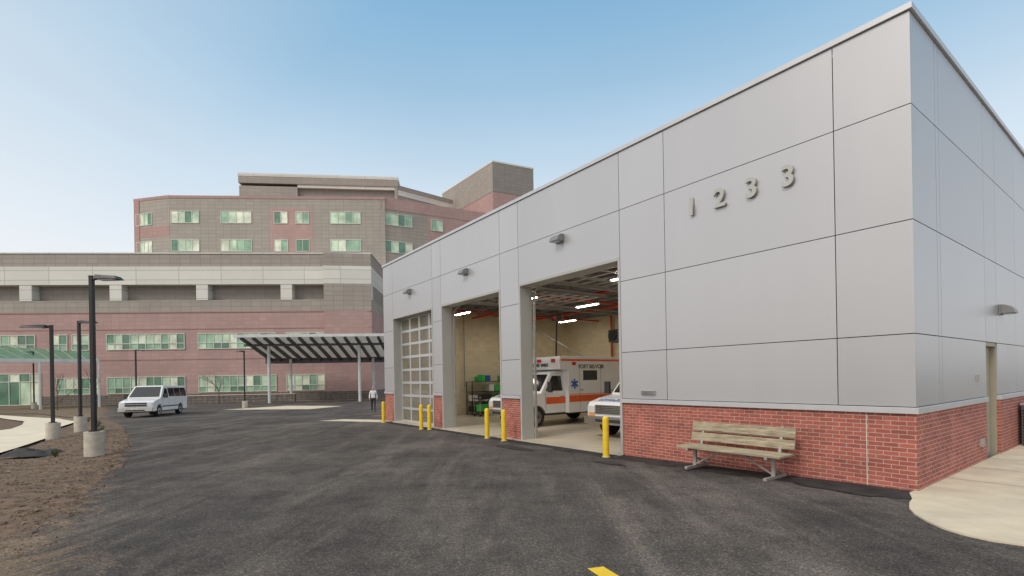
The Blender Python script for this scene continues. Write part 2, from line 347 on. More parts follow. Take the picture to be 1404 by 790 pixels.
# ---------------------------------------------------------------- garage building
U=Vector((-.593,.805,0)).normalized(); V=Vector((U.y,-U.x,0))
CX,CY=6.03,7.43
BM=Matrix(((-U.x,V.x,0,CX),(-U.y,V.y,0,CY),(0,0,1,0),(0,0,0,1)))
G=empty('ambulance_station',BM)
def child(mb,name,bevel=0,parent=None):
    o=mb.build(name,bevel=bevel); o.parent=parent or G; return o
OPEN=[(5.69,9.74),(10.73,14.73),(15.45,19.4)]
END=20.5; DEP=12.0; TOPZ=7.24; OPZ=4.70; FZ=-.052
cols=[(0,1.04),(1.04,4.40),(4.40,5.69),(5.69,9.74),(9.74,10.73),(10.73,14.73),(14.73,15.45),(15.45,19.4),(19.4,END)]
rows=[(1.30,2.41),(2.41,4.12),(4.12,5.85),(5.85,TOPZ)]
def panel(mb,axis,a0,a1,z0,z1,mat,rc):
    # slightly oil-canned cassette: a few mm of dish so reflections are not perfectly flat
    n=6; amp=rc.uniform(-.0025,.0025); pts=[]; sx=(rc.random()-.5)*.4
    for j in range(n+1):
        for i in range(n+1):
            u=i/n; v=j/n; d=amp*math.sin(math.pi*u)*math.sin(math.pi*v)*(1+sx*math.sin(2*math.pi*u))
            if axis=='f': pts.append((a0+(a1-a0)*u,d,z0+(z1-z0)*v))
            else: pts.append((-d,a0+(a1-a0)*u,z0+(z1-z0)*v))
    fs=[(j*(n+1)+i,j*(n+1)+i+1,(j+1)*(n+1)+i+1,(j+1)*(n+1)+i) for j in range(n) for i in range(n)]
    if axis=='f': fs=[f for f in fs]
    mb.mesh(pts,fs,mat,True)
    if axis=='f':
        for (p,q) in (((a0,z0),(a1,z0)),((a1,z0),(a1,z1)),((a1,z1),(a0,z1)),((a0,z1),(a0,z0))):
            mb.face([(p[0],0,p[1]),(p[0],.032,p[1]),(q[0],.032,q[1]),(q[0],0,q[1])],mat)
    else:
        for (p,q) in (((a0,z0),(a1,z0)),((a1,z0),(a1,z1)),((a1,z1),(a0,z1)),((a0,z1),(a0,z0))):
            mb.face([(0,p[0],p[1]),(0,q[0],q[1]),(-.032,q[0],q[1]),(-.032,p[0],p[1])],mat)
rc_=random.Random(21)
pan=MB(); g=.007
for c in cols:
    isop=c in OPEN
    rr=[(OPZ,5.85),(5.85,TOPZ)] if isop else rows
    for r in rr:
        panel(pan,'f',-c[1]+g,-c[0]-(g if c[0]>0 else 0),r[0]+g,r[1]-g,PANS[random.randrange(4)],rc_)
child(pan,'facade_panels')
pan=MB()
scols=[(.0335,1.2),(1.2,1.38),(1.38,4.4),(4.4,5.4),(5.4,7.4),(7.4,10.4),(10.4,DEP)]
for c in scols:
    for i,r in enumerate(rows):
        if c==(4.4,5.4) and i==0: continue
        panel(pan,'s',c[0]+(g if c[0]>.1 else 0),c[1]-g,r[0]+g,r[1]-g,PANS[random.randrange(4)],rc_)
child(pan,'side_panels')
w=MB()
prev=0.036
for a,b in OPEN+[(END,None)]:
    x1=-prev; x0=-a if b else -END+.03
    w.box(x0,x1,.036,.38,1.25,7.1,BACK); prev=b
for a,b in OPEN: w.box(-b,-a,.036,.38,OPZ+.02,7.1,BACK)
w.box(-.38,-.036,.38,4.4,1.25,7.1,BACK); w.box(-.38,-.036,5.4,DEP,1.25,7.1,BACK); w.box(-.38,-.036,4.4,5.4,2.42,7.1,BACK)
w.box(-END,-END+.3,.38,DEP,-.7,7.1,PANS[0]); w.box(-END+.3,-.38,DEP-.38,DEP,-.7,7.1,PANS[0])
child(w,'wall_structure')
w=MB()
prev=0.0
for a,b in OPEN+[(END,None)]:
    w.box(-a,-prev,.02,.36,-.7,1.2,BRICK); prev=b
w.box(-.36,-.0,.36,4.38,-.7,1.2,BRICK); w.box(-.36,.035,5.42,DEP,-.7,1.2,BRICK)
child(w,'brick_base')
w=MB()
prev=0.0
for a,b in OPEN+[(END,None)]:
    x1=-prev+(.035 if prev==0 else 0); x0=-a
    w.box(x0,x1,-.035,.033,1.2,1.295,FLASH); prev=b
w.box(-.03,.035,.033,4.4,1.2,1.295,FLASH); w.box(-.03,.06,5.4,DEP,1.2,1.295,FLASH)
w.box(-END-.04,.04,-.04,.2,TOPZ+.005,TOPZ+.10,FLASH); w.box(-.2,.04,.2,DEP,TOPZ+.005,TOPZ+.10,FLASH)
w.box(-END-.04,-END+.2,.2,DEP,TOPZ+.005,TOPZ+.10,FLASH); w.box(-END+.2,-.2,DEP-.2,DEP+.04,TOPZ+.005,TOPZ+.10,FLASH)
w.box(-.655,-.643,.012,.03,-.1,1.2,WPAINT)
child(w,'flashing_and_coping',.004)
w=MB()
for a,b in OPEN:
    w.box(-b,-b+.07,-.012,.46,-.3,OPZ,BEIGE); w.box(-a-.07,-a,-.012,.46,-.3,OPZ,BEIGE)
    w.box(-b+.07,-a-.07,-.012,.46,OPZ-.06,OPZ+.015,BEIGE)
w.box(-.34,-.02,4.4,4.46,-.3,2.41,TAN); w.box(-.34,-.02,5.34,5.4,-.3,2.41,TAN); w.box(-.34,-.02,4.46,5.34,2.33,2.41,TAN)
w.box(-.16,-.11,4.46,5.34,-.05,2.33,TAN); w.cyl((-.11,4.6,.95),(-.04,4.6,.95),.02,.02,CHROME); w.cyl((-.05,4.6,.95),(-.05,4.72,.95),.012,.012,CHROME)
child(w,'door_frames',.004)
w=MB()
w.box(-END+.3,-.38,.38,DEP-.38,-.9,FZ,FLOORM); w.box(-19.4,-5.69,-.10,.38,-.9,FZ-.002,FLOORM)
w.box(-END+.301,-END+.34,.4,DEP-.4,-.07,5.3,CREAM); w.box(-END+.34,-5.2,DEP-.42,DEP-.381,-.07,5.3,CREAM)
w.box(-5.3,-5.2,.4,DEP-.42,-.07,5.3,CREAM)
prev=5.3
for a,b in OPEN+[(END-.34,None)]:
    if a-prev>.05: w.box(-a,-prev,.381,.43,-.07,5.3,CREAM)
    prev=b
w.box(-END+.05,-.1,.05,DEP-.05,6.9,7.05,ROOFM); w.box(-END+.3,-5.2,.39,DEP-.39,5.75,5.8,DECK)
child(w,'interior_shell')
w=MB()
for i in range(11):
    y=.9+i*1.05
    w.box(-END+.35,-5.3,y-.04,y+.04,5.66,5.74,JOIST); w.box(-END+.35,-5.3,y-.03,y+.03,5.2,5.25,JOIST)
    x=-END+.4; k=0
    while x<-5.7:
        w.bar((x,y,5.25 if k%2 else 5.66),(x+.4,y,5.66 if k%2 else 5.25),.025,.025,JOIST); x+=.4;k+=1
for x in (-10.2,-15.1): w.box(x-.1,x+.1,.5,DEP-.5,5.0,5.19,JOIST)
for y in (1.6,4.8,8.2): w.cyl((-END+.4,y,5.05),(-5.3,y,5.05),.06,.06,REDP,10)
for x in (-7.0,-12.3,-17.4):
    w.cyl((x,.6,4.98),(x,DEP-.5,4.98),.045,.045,REDP,10)
for x in (-8.7,-13.6): w.cyl((x,.6,4.9),(x,DEP-.5,4.9),.02,.02,GALV,8)
w.cyl((-9.4,DEP-.6,-.07),(-9.4,DEP-.6,5.0),.05,.05,GALV,10); w.cyl((-16.4,DEP-.55,-.07),(-16.4,DEP-.55,5.2),.06,.06,REDP,10)
w.cyl((-20.0,6.5,-.07),(-20.0,6.5,5.2),.04,.04,GALV,10);w.cyl((-20.05,4.2,1.4),(-20.05,4.2,5.2),.03,.03,GALV,10)
w.box(-14.0,-13.4,8.6,9.2,3.45,4.05,DARKM); w.cyl((-13.7,8.58,3.75),(-13.7,8.5,3.75),.24,.24,BLACK,16); w.cyl((-13.9,8.9,4.05),(-13.9,8.9,5.2),.012,.012,DARKM,6); w.cyl((-13.5,8.9,4.05),(-13.5,8.9,5.2),.012,.012,DARKM,6)
w.cyl((-13.7,9.2,3.75),(-13.7,DEP-.4,3.75),.05,.05,GALV,10)
w.bar((-19.9,8,5.0),(-17.5,11.2,2.6),.08,.08,GALV)
for x,y in ((-9.0,4.0),(-15.9,7.0),(-10.8,7.2)):
    w.cyl((x-.15,y,4.78),(x+.15,y,4.78),.14,.14,REDP,18); w.cyl((x-.18,y,4.78),(x-.15,y,4.78),.17,.17,DARKM,18); w.cyl((x+.15,y,4.78),(x+.18,y,4.78),.17,.17,DARKM,18); w.cyl((x,y,4.9),(x,y,5.2),.02,.02,DARKM,6)
w.cyl((-15.9,7.0,4.6),(-15.7,6.7,1.6),.04,.04,BLACK,10); w.cyl((-10.8,7.2,4.6),(-10.8,7.2,2.4),.025,.025,YEL,8)
for x,z,ww,hh in ((-18.6,1.3,.5,.7),(-17.2,1.5,.35,.5),(-11.6,2.2,.6,.4),(-12.6,1.9,.3,.45)):
    w.box(x,x+ww,DEP-.52,DEP-.421,z,z+hh,GALV)
child(w,'ceiling_joists_and_pipes')
w=MB()
for x in (-7.7,-12.7,-17.5):
    for y in (2.6,5.9,9.2):
        w.box(x-.65,x+.65,y-.10,y+.10,4.86,4.92,CANW); w.box(x-.60,x+.60,y-.07,y+.07,4.845,4.859,TUBE)
        w.cyl((x-.6,y,4.92),(x-.6,y,5.2),.006,.006,DARKM,6);w.cyl((x+.6,y,4.92),(x+.6,y,5.2),.006,.006,DARKM,6)
child(w,'fluorescent_fixtures')
PG=glassmat('door_pane_glass',(.25,.24,.21),.38,.04)
w=MB(); a,b=OPEN[2]; x0=-b+.07; x1=-a-.07; y=.40; nc=4; nr=8; H0=FZ; H1=OPZ-.07
for i in range(nc+1):
    xx=x0+(x1-x0)*i/nc; ww=.055 if 0<i<nc else .08
    w.box(max(x0,xx-ww/1),min(x1,xx+ww/1),y-.035,y+.01,H0,H1,ALUM)
for j in range(nr+1):
    zz=H0+(H1-H0)*j/nr; w.box(x0,x1,y-.04,y+.012,max(H0,zz-.055),min(H1,zz+.055),ALUM)
w.box(x0,x1,y-.015,y-.008,H0+.02,H1-.02,PG)
child(w,'sectional_door')
w=MB()
for a,b in OPEN[:2]:
    x0=-b+.12; x1=-a-.12
    for xx in (x0,x1):
        w.box(xx-.03,xx+.03,.47,.53,-.07,4.5,GALV); w.bar((xx,.5,4.5),(xx,.9,4.86),.06,.06,GALV); w.bar((xx,.9,4.86),(xx,5.2,4.9),.06,.06,GALV)
    for i in range(5):
        xx=x0+(x1-x0)*i/4; w.box(xx-.05,xx+.05,.95,5.0,4.93,4.97,ALUM)
    for j in range(9):
        yy=.95+j*.506; w.box(x0,x1,yy-.05,yy+.05,4.925,4.972,ALUM)
child(w,'raised_doors_and_tracks')
BINS=[pm('bin_green',(.05,.50,.10),.5),pm('bin_blue',(.03,.10,.40),.5),pm('bin_black',(.03,.03,.03),.5),pm('bin_grey',(.3,.3,.3),.5),pm('bin_white',(.7,.7,.68),.5)]
def shelf(x,y,rot,seed,nm='storage_shelf'):
    S=empty(nm); S.parent=G; S.location=(x,y,FZ); S.rotation_euler=(0,0,rot)
    w=MB(); rc=random.Random(seed)
    for px,py in ((0,-1.1),(0,1.1),(.55,-1.1),(.55,1.1)): w.box(px-.02,px+.02,py-.02,py+.02,0,1.75,BLACK)
    for z in (.2,.7,1.2,1.72): w.box(0,.55,-1.1,1.1,z-.015,z+.015,BLACK)
    for z in (.215,.715,1.215,1.735):
        yy=-1.05
        while yy<.85:
            ww=rc.uniform(.18,.42)
            if rc.random()<.85: w.box(.08,.5,yy,yy+ww-.04,z,z+rc.uniform(.16,.38),rc.choices(BINS,(4,1,3,3,2))[0])
            yy+=ww
    o=w.build('shelf_frame_and_bins',bevel=.008); o.parent=S
shelf(-19.95,5.35,0,3); shelf(-14.5,DEP-.45,-math.pi/2,5,'storage_shelf'); shelf(-11.5,DEP-.45,-math.pi/2,8,'storage_shelf')
S2=empty('equipment_cart'); S2.parent=G; S2.location=(-18.9,4.5,FZ)
w=MB(); w.box(0,.6,-.5,.5,.2,.24,BLACK); w.box(0,.6,-.5,.5,.85,.89,BLACK)
for px in (.03,.57):
    for py in (-.47,.47): w.cyl((px,py,.06),(px,py,1.0),.02,.02,GALV,8); w.cyl((px-.02,py,.06),(px+.02,py,.06),.06,.06,RUB,12)
w.box(.1,.5,-.4,.1,.24,.6,BINS[0]); w.box(.1,.5,.14,.42,.24,.5,BINS[0]); w.box(.1,.45,-.3,.3,.89,1.1,BINS[2])
o=w.build('cart_frame',bevel=.008); o.parent=S2
S3=empty('supply_crates'); S3.parent=G; S3.location=(-18.6,6.0,FZ)
w=MB()
for i,(x,y,z,k) in enumerate(((0,0,0,0),(.05,.55,0,0),(0,0,.36,0),(.1,-.55,0,4),(.1,-.55,.36,1))): w.box(x,x+.45,y,y+.48,z,z+.34,BINS[k])
o=w.build('crates',bevel=.02); o.parent=S3
def walllight(x,y,z,rot,nm):
    w=MB(); w.box(-.15,.15,-.04,0,-.12,.10,LAMPG)
    n=8; prof=[(-.04-.22*math.sin(i/n*math.pi/2),-.10+.20*math.cos(i/n*math.pi/2)) for i in range(n+1)]+[(-.04,-.10)]
    L=[(-.17,a,b) for a,b in prof]; R=[(.17,a,b) for a,b in prof]; m=len(prof)
    w.mesh(L+R,[tuple(range(m)),tuple(range(2*m-1,m-1,-1))]+[(i,m+i,m+(i+1)%m,(i+1)%m) for i in range(m)],LAMPG)
    w.box(-.13,.13,-.22,-.06,-.115,-.101,LENS)
    o=w.build(nm,bevel=.006); o.parent=G; o.location=(x,y,z); o.rotation_euler=(0,0,rot)
for a,b in OPEN: walllight(-(a+b)/2-.1,0,5.66,0,'wall_light')
walllight(0,5.75,3.15,math.pi/2,'wall_light')
for ch,t in zip('1233',(3.69,3.06,2.42,1.76)):
    text(ch,.51,G,(-t,-.045,5.33),(math.pi/2,0,0),DIGIT,'number_digit',.022,.012)
w=MB(); w.box(-5.1,-4.72,-.035,0,1.40,1.50,GALV)
for i in range(4): w.box(-5.08,-4.74,-.042,-.035,1.412+i*.022,1.42+i*.022,DARKM)
w.box(0,.05,3.75,3.95,.35,.5,GALV); w.box(0,.03,3.55,3.66,1.62,1.75,GALV)
child(w,'vent_and_outlets',.004)
w=MB(); w.box(.1,.95,7.2,8.2,0,1.0,DARKM); w.box(.08,.97,7.18,8.22,1.0,1.05,GALV)
for i in range(12): w.box(.12,.93,7.18,7.2,.1+i*.07,.13+i*.07,BLACK)
ac=w.build('air_conditioning_unit',matrix=BM)

pts=[(5.85,7.36),(5.62,7.02),(5.40,6.80),(5.2,6.55),(5.05,6.28),(4.95,5.98),(4.90,5.7),(4.93,5.45),(5.03,5.25),(5.24,5.08),(5.5,5.0),(5.8,4.98),(7,5.3),(24,16),(22,19.0)]
sw=drape('sidewalk',pts,.0,CONC,1.0)
for v in sw.data.vertices: v.co.z=.05
w=MB()
for i in range(len(pts)-2):
    a,b=pts[i],pts[i+1]; w.face([(a[0],a[1],-.05),(b[0],b[1],-.05),(b[0],b[1],.0499),(a[0],a[1],.0499)],CONC)
w.build('sidewalk_edge')
JT=pm('sidewalk_joint_dark',(.20,.17,.13),.9)  # dark brown strips marking the joints between sidewalk slabs
w=MB(); w.M=BM
for yy in (1.5,3.0,4.5,6.0): w.box(.02,2.3,yy-.006,yy+.006,.0505,.0525,JT)
w.build('sidewalk_joints')
def FP(t,v): 
    q=Vector((CX,CY,0))+U*t+V*v; return (q.x,q.y)
P=[]
for i in range(61):
    t=-.2+i*.0967; d=.62+.24*noise.noise(Vector((t*1.3,0,3)))+.12*noise.noise(Vector((t*6,0,3)))+.06*noise.noise(Vector((t*17,0,3)))
    if i==0: d=.2
    P.append(FP(t,-d))
drape('sealed_asphalt_strip',P+[FP(5.7,.1),FP(-.2,.1)],.036,SEAL)
P=[]
for i in range(120):
    t=5.75+i*.12; d=.5+.35*noise.noise(Vector((t*.9,2,3)))+.14*noise.noise(Vector((t*5,0,3)))+.06*noise.noise(Vector((t*15,0,3)))
    P.append(FP(t,-max(.2,d)))
drape('sealed_asphalt_strip.001',P+[FP(20.05,-.13),FP(5.75,-.13)],.036,SEAL)
def patch(t0,v0,rt,rv,sd,nm='sealed_asphalt_patch'):
    P=[]
    for i in range(44):
        an=i/44*2*math.pi; r=1+.4*noise.noise(Vector((math.cos(an)*1.5,math.sin(an)*1.5,sd)))+.14*noise.noise(Vector((math.cos(an)*6,math.sin(an)*6,sd)))
        P.append(FP(t0+rt*r*math.cos(an),v0+rv*r*math.sin(an)))
    drape(nm,P,.041,SEAL)
patch(.75,-.70,.55,.16,9)
patch(8.6,-1.15,.9,.22,13,'sealed_asphalt_patch.001')
patch(5.0,-1.25,.45,.12,17,'sealed_asphalt_patch.002')

# ---------------------------------------------------------------- bench
Bn=empty('park_bench',BM@Matrix.Translation((-2.6,-.52,.02)))
def pl(nm,x0,x1,y0,y1,z0,z1,mat,rx=0):
    w=MB(); cy=(y0+y1)/2; cz=(z0+z1)/2
    w.box(x0,x1,y0-cy,y1-cy,z0-cz,z1-cz,mat); o=w.build(nm,bevel=.006); o.parent=Bn; o.location=(0,cy,cz); o.rotation_euler=(rx,0,0)
pl('seat_plank',-1.0,1.0,-.33,-.08,.405,.445,WOOD); pl('seat_plank_2',-1.0,1.0,-.06,.18,.405,.445,WOOD)
pl('backrest_plank',-1.0,1.0,.20,.24,.50,.665,WOOD,-.2); pl('backrest_plank_2',-1.0,1.0,.245,.285,.70,.87,WOOD,-.2)
w=MB()
for x in (-.76,.76):
    w.bar((x,-.36,.03),(x,.36,.03),.06,.05,GALV)
    w.bar((x,-.05,.05),(x,-.05,.39),.06,.06,GALV)
    w.bar((x,-.33,.385),(x,.21,.385),.05,.05,GALV)
    w.bar((x,.17,.37),(x,.31,.88),.05,.05,GALV)
    w.bar((x,-.05,.36),(x*.12,-.05,.37),.03,.03,GALV); w.bar((x,-.05,.07),(x*.25,-.05,.38),.03,.03,GALV)
    w.bar((x,.33,.05),(x,-.02,.2),.03,.03,GALV)
o=w.build('legs_and_braces',bevel=.004); o.parent=Bn

# ---------------------------------------------------------------- bollards
for i,(x,y) in enumerate([(2.19,11.75),(-.275,15.2),(-.83,16.0),(-3.2,19.1),(-3.55,19.3),(-5.92,22.8)]):
    w=MB(); r=.075
    w.cyl((0,0,-.1),(0,0,.92),r,r,YEL,20,False); pr=[(r,.92),(r*.92,.955),(r*.7,.98),(r*.35,.995),(.001,1.0)]
    for (r0,z0),(r1,z1) in zip(pr,pr[1:]): w.cyl((0,0,z0),(0,0,z1),r0,r1,YEL,20,False)
    w.cyl((0,0,-.05),(0,0,.05),.10,.095,CONCP,20)
    w.build('bollard',matrix=Matrix.Translation((x,y,h(x,y))))

# ---------------------------------------------------------------- vehicles
def arc(cy,r,z0,n=10):
    a0=math.asin(min(1,(z0-.36)/r)) if z0>.36 else 0
    out=[]
    for i in range(n+1):
        t=math.pi-a0-(math.pi-2*a0)*i/n
        out.append((cy+r*math.cos(t),.36+r*math.sin(t)))
    return out
def wheel(w,x,y,r=.36,wd=.24):
    s=1 if x>0 else -1
    w.cyl((x-s*wd,y,r),(x-s*.02,y,r),r,r,RUB,28); w.cyl((x-s*.02,y,r),(x,y,r),r,r*.9,RUB,28)
    w.cyl((x-s*.01,y,r),(x+s*.004,y,r),r*.62,r*.58,CHROME,24); w.cyl((x,y,r),(x+s*.02,y,r),r*.25,r*.2,PLAST,14)
    for i in range(8):
        a=i*math.pi/4; w.cyl((x+s*.004,y+math.cos(a)*r*.43,r+math.sin(a)*r*.43),(x+s*.007,y+math.cos(a)*r*.43,r+math.sin(a)*r*.43),r*.07,r*.07,PLAST,8)
def windshield(w,y0,z0,y1,z1,w0,k,mat,off=.006,inset=.1):
    n=Vector((0,-(z1-z0),(y1-y0))).normalized()*off
    w.face([(-(w0+k*z0-inset),y0+n.y,z0+n.z),((w0+k*z0-inset),y0+n.y,z0+n.z),((w0+k*z1-inset),y1+n.y,z1+n.z),(-(w0+k*z1-inset),y1+n.y,z1+n.z)],mat)
def ambulance(M,label):
    E=empty('ambulance',M)
    w=MB()
    low=[(.08,.5)]+arc(.95,.46,.5)+[(2.45,.5),(2.45,1.32),(1.28,1.32),(.55,1.2),(.16,1.1),(.06,.95)]
    w.prism(low,1.0,0,WHITE)
    up=[(1.15,1.30),(2.45,1.30),(2.45,2.12),(1.95,2.12),(1.75,2.06)]
    w.prism(up,1.24,-.19,WHITE)
    o=w.build('cab',bevel=.03); o.parent=E
    w=MB()
    bx=[(2.40,.48)]+arc(4.75,.47,.48)+[(6.75,.48),(6.75,2.72),(2.0,2.72),(1.92,2.6),(1.98,2.2),(2.40,2.16)]
    w.prism(bx,1.2,0,WHITE)
    o=w.build('patient_compartment',bevel=.025); o.parent=E
    w=MB()
    windshield(w,1.19,1.36,1.72,2.0,1.24,-.19,GLASSV,.02)
    w.side([(1.38,1.36),(2.28,1.36),(2.28,1.95),(1.82,1.95)],1.24,-.19,.004,GLASSV)
    w.side([(3.2,1.75),(4.0,1.75),(4.0,2.15),(3.2,2.15)],1.2,0,.004,GLASSV)
    w.side([(1.4,.86),(2.42,.86),(2.42,1.12),(1.4,1.12)],1.0,0,.004,ORANGE); w.side([(.12,.90),(.5,.95),(.5,1.05),(.12,1.0)],1.0,0,.004,ORANGE)
    w.side([(2.43,.90),(6.72,.90),(6.72,1.16),(2.43,1.16)],1.2,0,.004,ORANGE)
    w.side([(2.43,1.19),(6.72,1.19),(6.72,1.215),(2.43,1.215)],1.2,0,.004,ORANGE); w.side([(2.03,2.52),(6.72,2.52),(6.72,2.60),(2.0,2.60)],1.2,0,.004,ORANGE)
    for yy in (1.36,2.36): w.side([(yy,.55),(yy+.012,.55),(yy+.012,1.3),(yy,1.3)],1.0,0,.005,PLAST)
    for yy in (3.0,4.2,5.5): w.side([(yy,.55),(yy+.015,.55),(yy+.015,2.4),(yy,2.4)],1.2,0,.006,DARKM)
    for yy,zz in ((2.22,1.12),(3.1,1.35),(5.6,1.35)):
        ww=1.0 if yy<2.4 else 1.2
        for sg in (1,-1): w.box(sg*ww,sg*(ww+.03),yy-.07,yy+.07,zz,zz+.03,CHROME)
    w.box(-.62,.62,.02,.07,.74,1.02,CHROME); 
    for i in range(5): w.box(-.58,.58,.008,.02,.765+i*.05,.79+i*.05,PLAST)
    for sg in (1,-1):
        w.box(sg*.66,sg*.93,.03,.09,.78,.98,LENS); w.box(sg*.66,sg*.93,.04,.09,.70,.76,pm('amber_lens',(.8,.3,.03),.2))
        w.bar((sg*1.02,1.42,1.4),(sg*1.25,1.36,1.45),.03,.03,PLAST); w.box(sg*1.2,sg*1.42,1.3,1.38,1.32,1.72,PLAST)
        w.box(sg*.75,sg*.95,1.88,1.93,2.48,2.62,REDL); w.box(sg*1.19,sg*1.215,6.2,6.4,2.35,2.48,REDL); w.box(sg*1.19,sg*1.215,2.6,2.8,2.36,2.48,REDL)
    w.box(-.98,.98,-.1,.08,.44,.68,CHROME); w.box(-.5,.5,-.104,-.1,.5,.6,PLAST)
    w.box(-.12,.12,1.88,1.93,2.5,2.62,REDL)
    w.box(-.95,.95,.25,6.6,.42,.60,PLAST)
    for yy in (.95,4.75):
        wheel(w,.98 if yy<2 else 1.17,yy,.38); wheel(w,-.98 if yy<2 else -1.17,yy,.38)
    o=w.build('trim_glass_wheels',bevel=.004); o.parent=E
    text(label,.19,E,(0,1.925,2.38),(math.radians(90-8),0,0),PLAST,'roof_lettering',.003,.004)
    text('AMBULANCE',.24,E,(0,.31,1.165),(math.radians(16),0,0),BLUE,'hood_lettering',.003,.006,True)
    text('FORT BELVOIR',.22,E,(1.206,2.95,2.30),(math.pi/2,0,math.pi/2),PLAST,'side_lettering',.002,.004,False,'LEFT')
    w=MB()
    for k in range(3):
        w.M=Matrix.Translation((1.207+.001*k,2.72,1.62))@Matrix.Rotation(math.radians(60*k),4,'X'); w.box(0,.002,-.045,.045,-.2,.2,BLUE)
    for k in range(3):
        w.M=Matrix.Translation((0,.78,1.262+.0015*k))@Matrix.Rotation(math.radians(9),4,'X')@Matrix.Rotation(math.radians(60*k),4,'Z'); w.box(-.04,.04,-.17,.17,.004,.006,BLUE)
    o=w.build('star_emblem'); o.parent=E
    return E
ambulance(BM@Matrix.Translation((-13.25,1.75,FZ)),'FBEMS  M465')
ambulance(BM@Matrix.Translation((-7.9,1.95,FZ)),'FBEMS  M466')

def van(M):
    E=empty('passenger_van',M); w=MB()
    low=[(.10,.36)]+arc(.98,.44,.36)+arc(4.45,.44,.36)+[(5.65,.38),(5.70,1.25),(1.25,1.25),(.45,1.10),(.14,1.02),(.05,.85)]
    w.prism(low,.99,0,WHITE)
    upp=[(1.12,1.24),(5.70,1.24),(5.62,2.0),(5.5,2.06),(2.1,2.08),(1.88,2.03)]
    w.prism(upp,1.23,-.19,WHITE)
    o=w.build('body',bevel=.04); o.parent=E
    w=MB()
    windshield(w,1.18,1.30,1.84,1.98,1.23,-.19,GLASSV,.02)
    w.side([(1.45,1.30),(2.35,1.30),(2.35,1.88),(1.98,1.88)],1.23,-.19,.004,GLASSV)
    for a,b in ((2.46,3.46),(3.50,4.49),(4.53,5.55)): w.side([(a,1.30),(b,1.30),(b,1.92),(a,1.92)],1.23,-.19,.004,GLASSV)
    for yy in (1.4,2.42,3.46): w.side([(yy,.45),(yy+.012,.45),(yy+.012,1.22),(yy,1.22)],.99,0,.004,PLAST)
    w.side([(1.4,.62),(4.0,.62),(4.0,.70),(1.4,.70)],.99,0,.006,PLAST)
    w.box(-.60,.60,.00,.06,.72,.96,PLAST); w.box(-.6,.6,-.01,0,.83,.86,CHROME)
    for sg in (1,-1):
        w.box(sg*.63,sg*.93,.02,.12,.72,.97,LENS); w.bar((sg*1.0,1.5,1.28),(sg*1.15,1.46,1.3),.03,.03,PLAST); w.box(sg*1.08,sg*1.28,1.42,1.5,1.22,1.5,PLAST)
        w.box(sg*.85,sg*.97,5.66,5.715,.9,1.2,REDL)
    w.box(-.97,.97,-.08,.1,.40,.64,CHROME); w.box(-.55,.55,-.085,-.08,.42,.5,PLAST); w.box(-.2,.2,-.09,-.08,.5,.6,WPAINT)
    w.box(-.97,.97,5.66,5.78,.42,.62,CHROME); w.box(-.85,.85,.3,5.5,.30,.5,PLAST)
    for yy in (.98,4.45): wheel(w,.97,yy,.36); wheel(w,-.97,yy,.36)
    o=w.build('trim_glass_wheels',bevel=.004); o.parent=E
ph=math.radians(104); vx,vy=-24.4,32.2
bd=Vector((math.cos(ph),math.sin(ph),0)); rd=Vector((bd.y,-bd.x,0))
zf=h(-22.9,31.7)+.03; zr=h(-23.9,36)+.03; bd3=Vector((bd.x,bd.y,(zr-zf)/4.5)).normalized(); upv=rd.cross(bd3)
van(Matrix(((rd.x,bd3.x,upv.x,vx),(rd.y,bd3.y,upv.y,vy),(0,bd3.z,upv.z,zf),(0,0,0,1))))

# ---------------------------------------------------------------- street lamps
def lamp(x,y,H,ang,z=None,hl=.8,base=True):
    w=MB(); 
    bh=.68 if base else .05
    w.cyl((0,0,-.4),(0,0,bh),.23,.23,CONCP,24)
    w.cyl((0,0,bh),(0,0,bh+.03),.13,.13,BLACK,12)
    w.bar((0,0,bh),(0,0,H),.10,.10,BLACK,up=(0,1,0))
    w.box(-.06,.06,-.06,.06,H,H+.02,BLACK)
    w.bar((0,0,H-.06),(.22,0,H-.04),.06,.10,BLACK)
    w.mesh([(.14,-.16,H-.09),(.14,.16,H-.09),(hl,.15,H-.10),(hl,-.15,H-.10),(.2,-.13,H+.03),(.2,.13,H+.03),(hl-.08,.11,H-.01),(hl-.08,-.11,H-.01)],
       [(0,3,2,1),(4,5,6,7),(0,1,5,4),(1,2,6,5),(2,3,7,6),(3,0,4,7)],BLACK)
    w.box(.24,hl-.12,-.11,.11,H-.115,H-.098,LENS)
    zz=h(x,y) if z is None else z
    w.build('street_lamp',matrix=Matrix.Translation((x,y,zz))@Matrix.Rotation(ang,4,'Z'),bevel=.006)
lamp(-11.53,13.7,4.95,0); lamp(-18.3,19.8,4.55,math.radians(195),hl=1.0); lamp(-19.2,22.1,4.9,math.radians(-8),hl=.85)
lamp(-32.5,43,5.3,math.radians(-10)); lamp(-24.2,45,5.2,math.pi); lamp(-50,52,6,math.pi)

w=MB(); n=36; m=14; pts=[];fs=[]
for j in range(m):
    for i in range(n):
        a=i/n*2*math.pi; r=j/(m-1); d=noise.noise(Vector((math.cos(a)*2.6*r,math.sin(a)*2.6*r,1)))
        X=r*.85*math.cos(a)*(1+.35*d); Y=r*.45*math.sin(a)*(1+.35*d); pts.append((X,Y,.15*(1-r**2)*(1+1.4*d)+.03*noise.noise(Vector((X*7,Y*7,4)))+.02))
for j in range(m-1):
    for i in range(n): fs.append((j*n+i,j*n+(i+1)%n,(j+1)*n+(i+1)%n,(j+1)*n+i))
w.mesh(pts,fs,pm('tarp_plastic',(.025,.023,.021),.7),True); w.build('black_tarp',matrix=Matrix.Translation((-14.5,15.0,h(-14.4,15)+.04)),recalc=False)

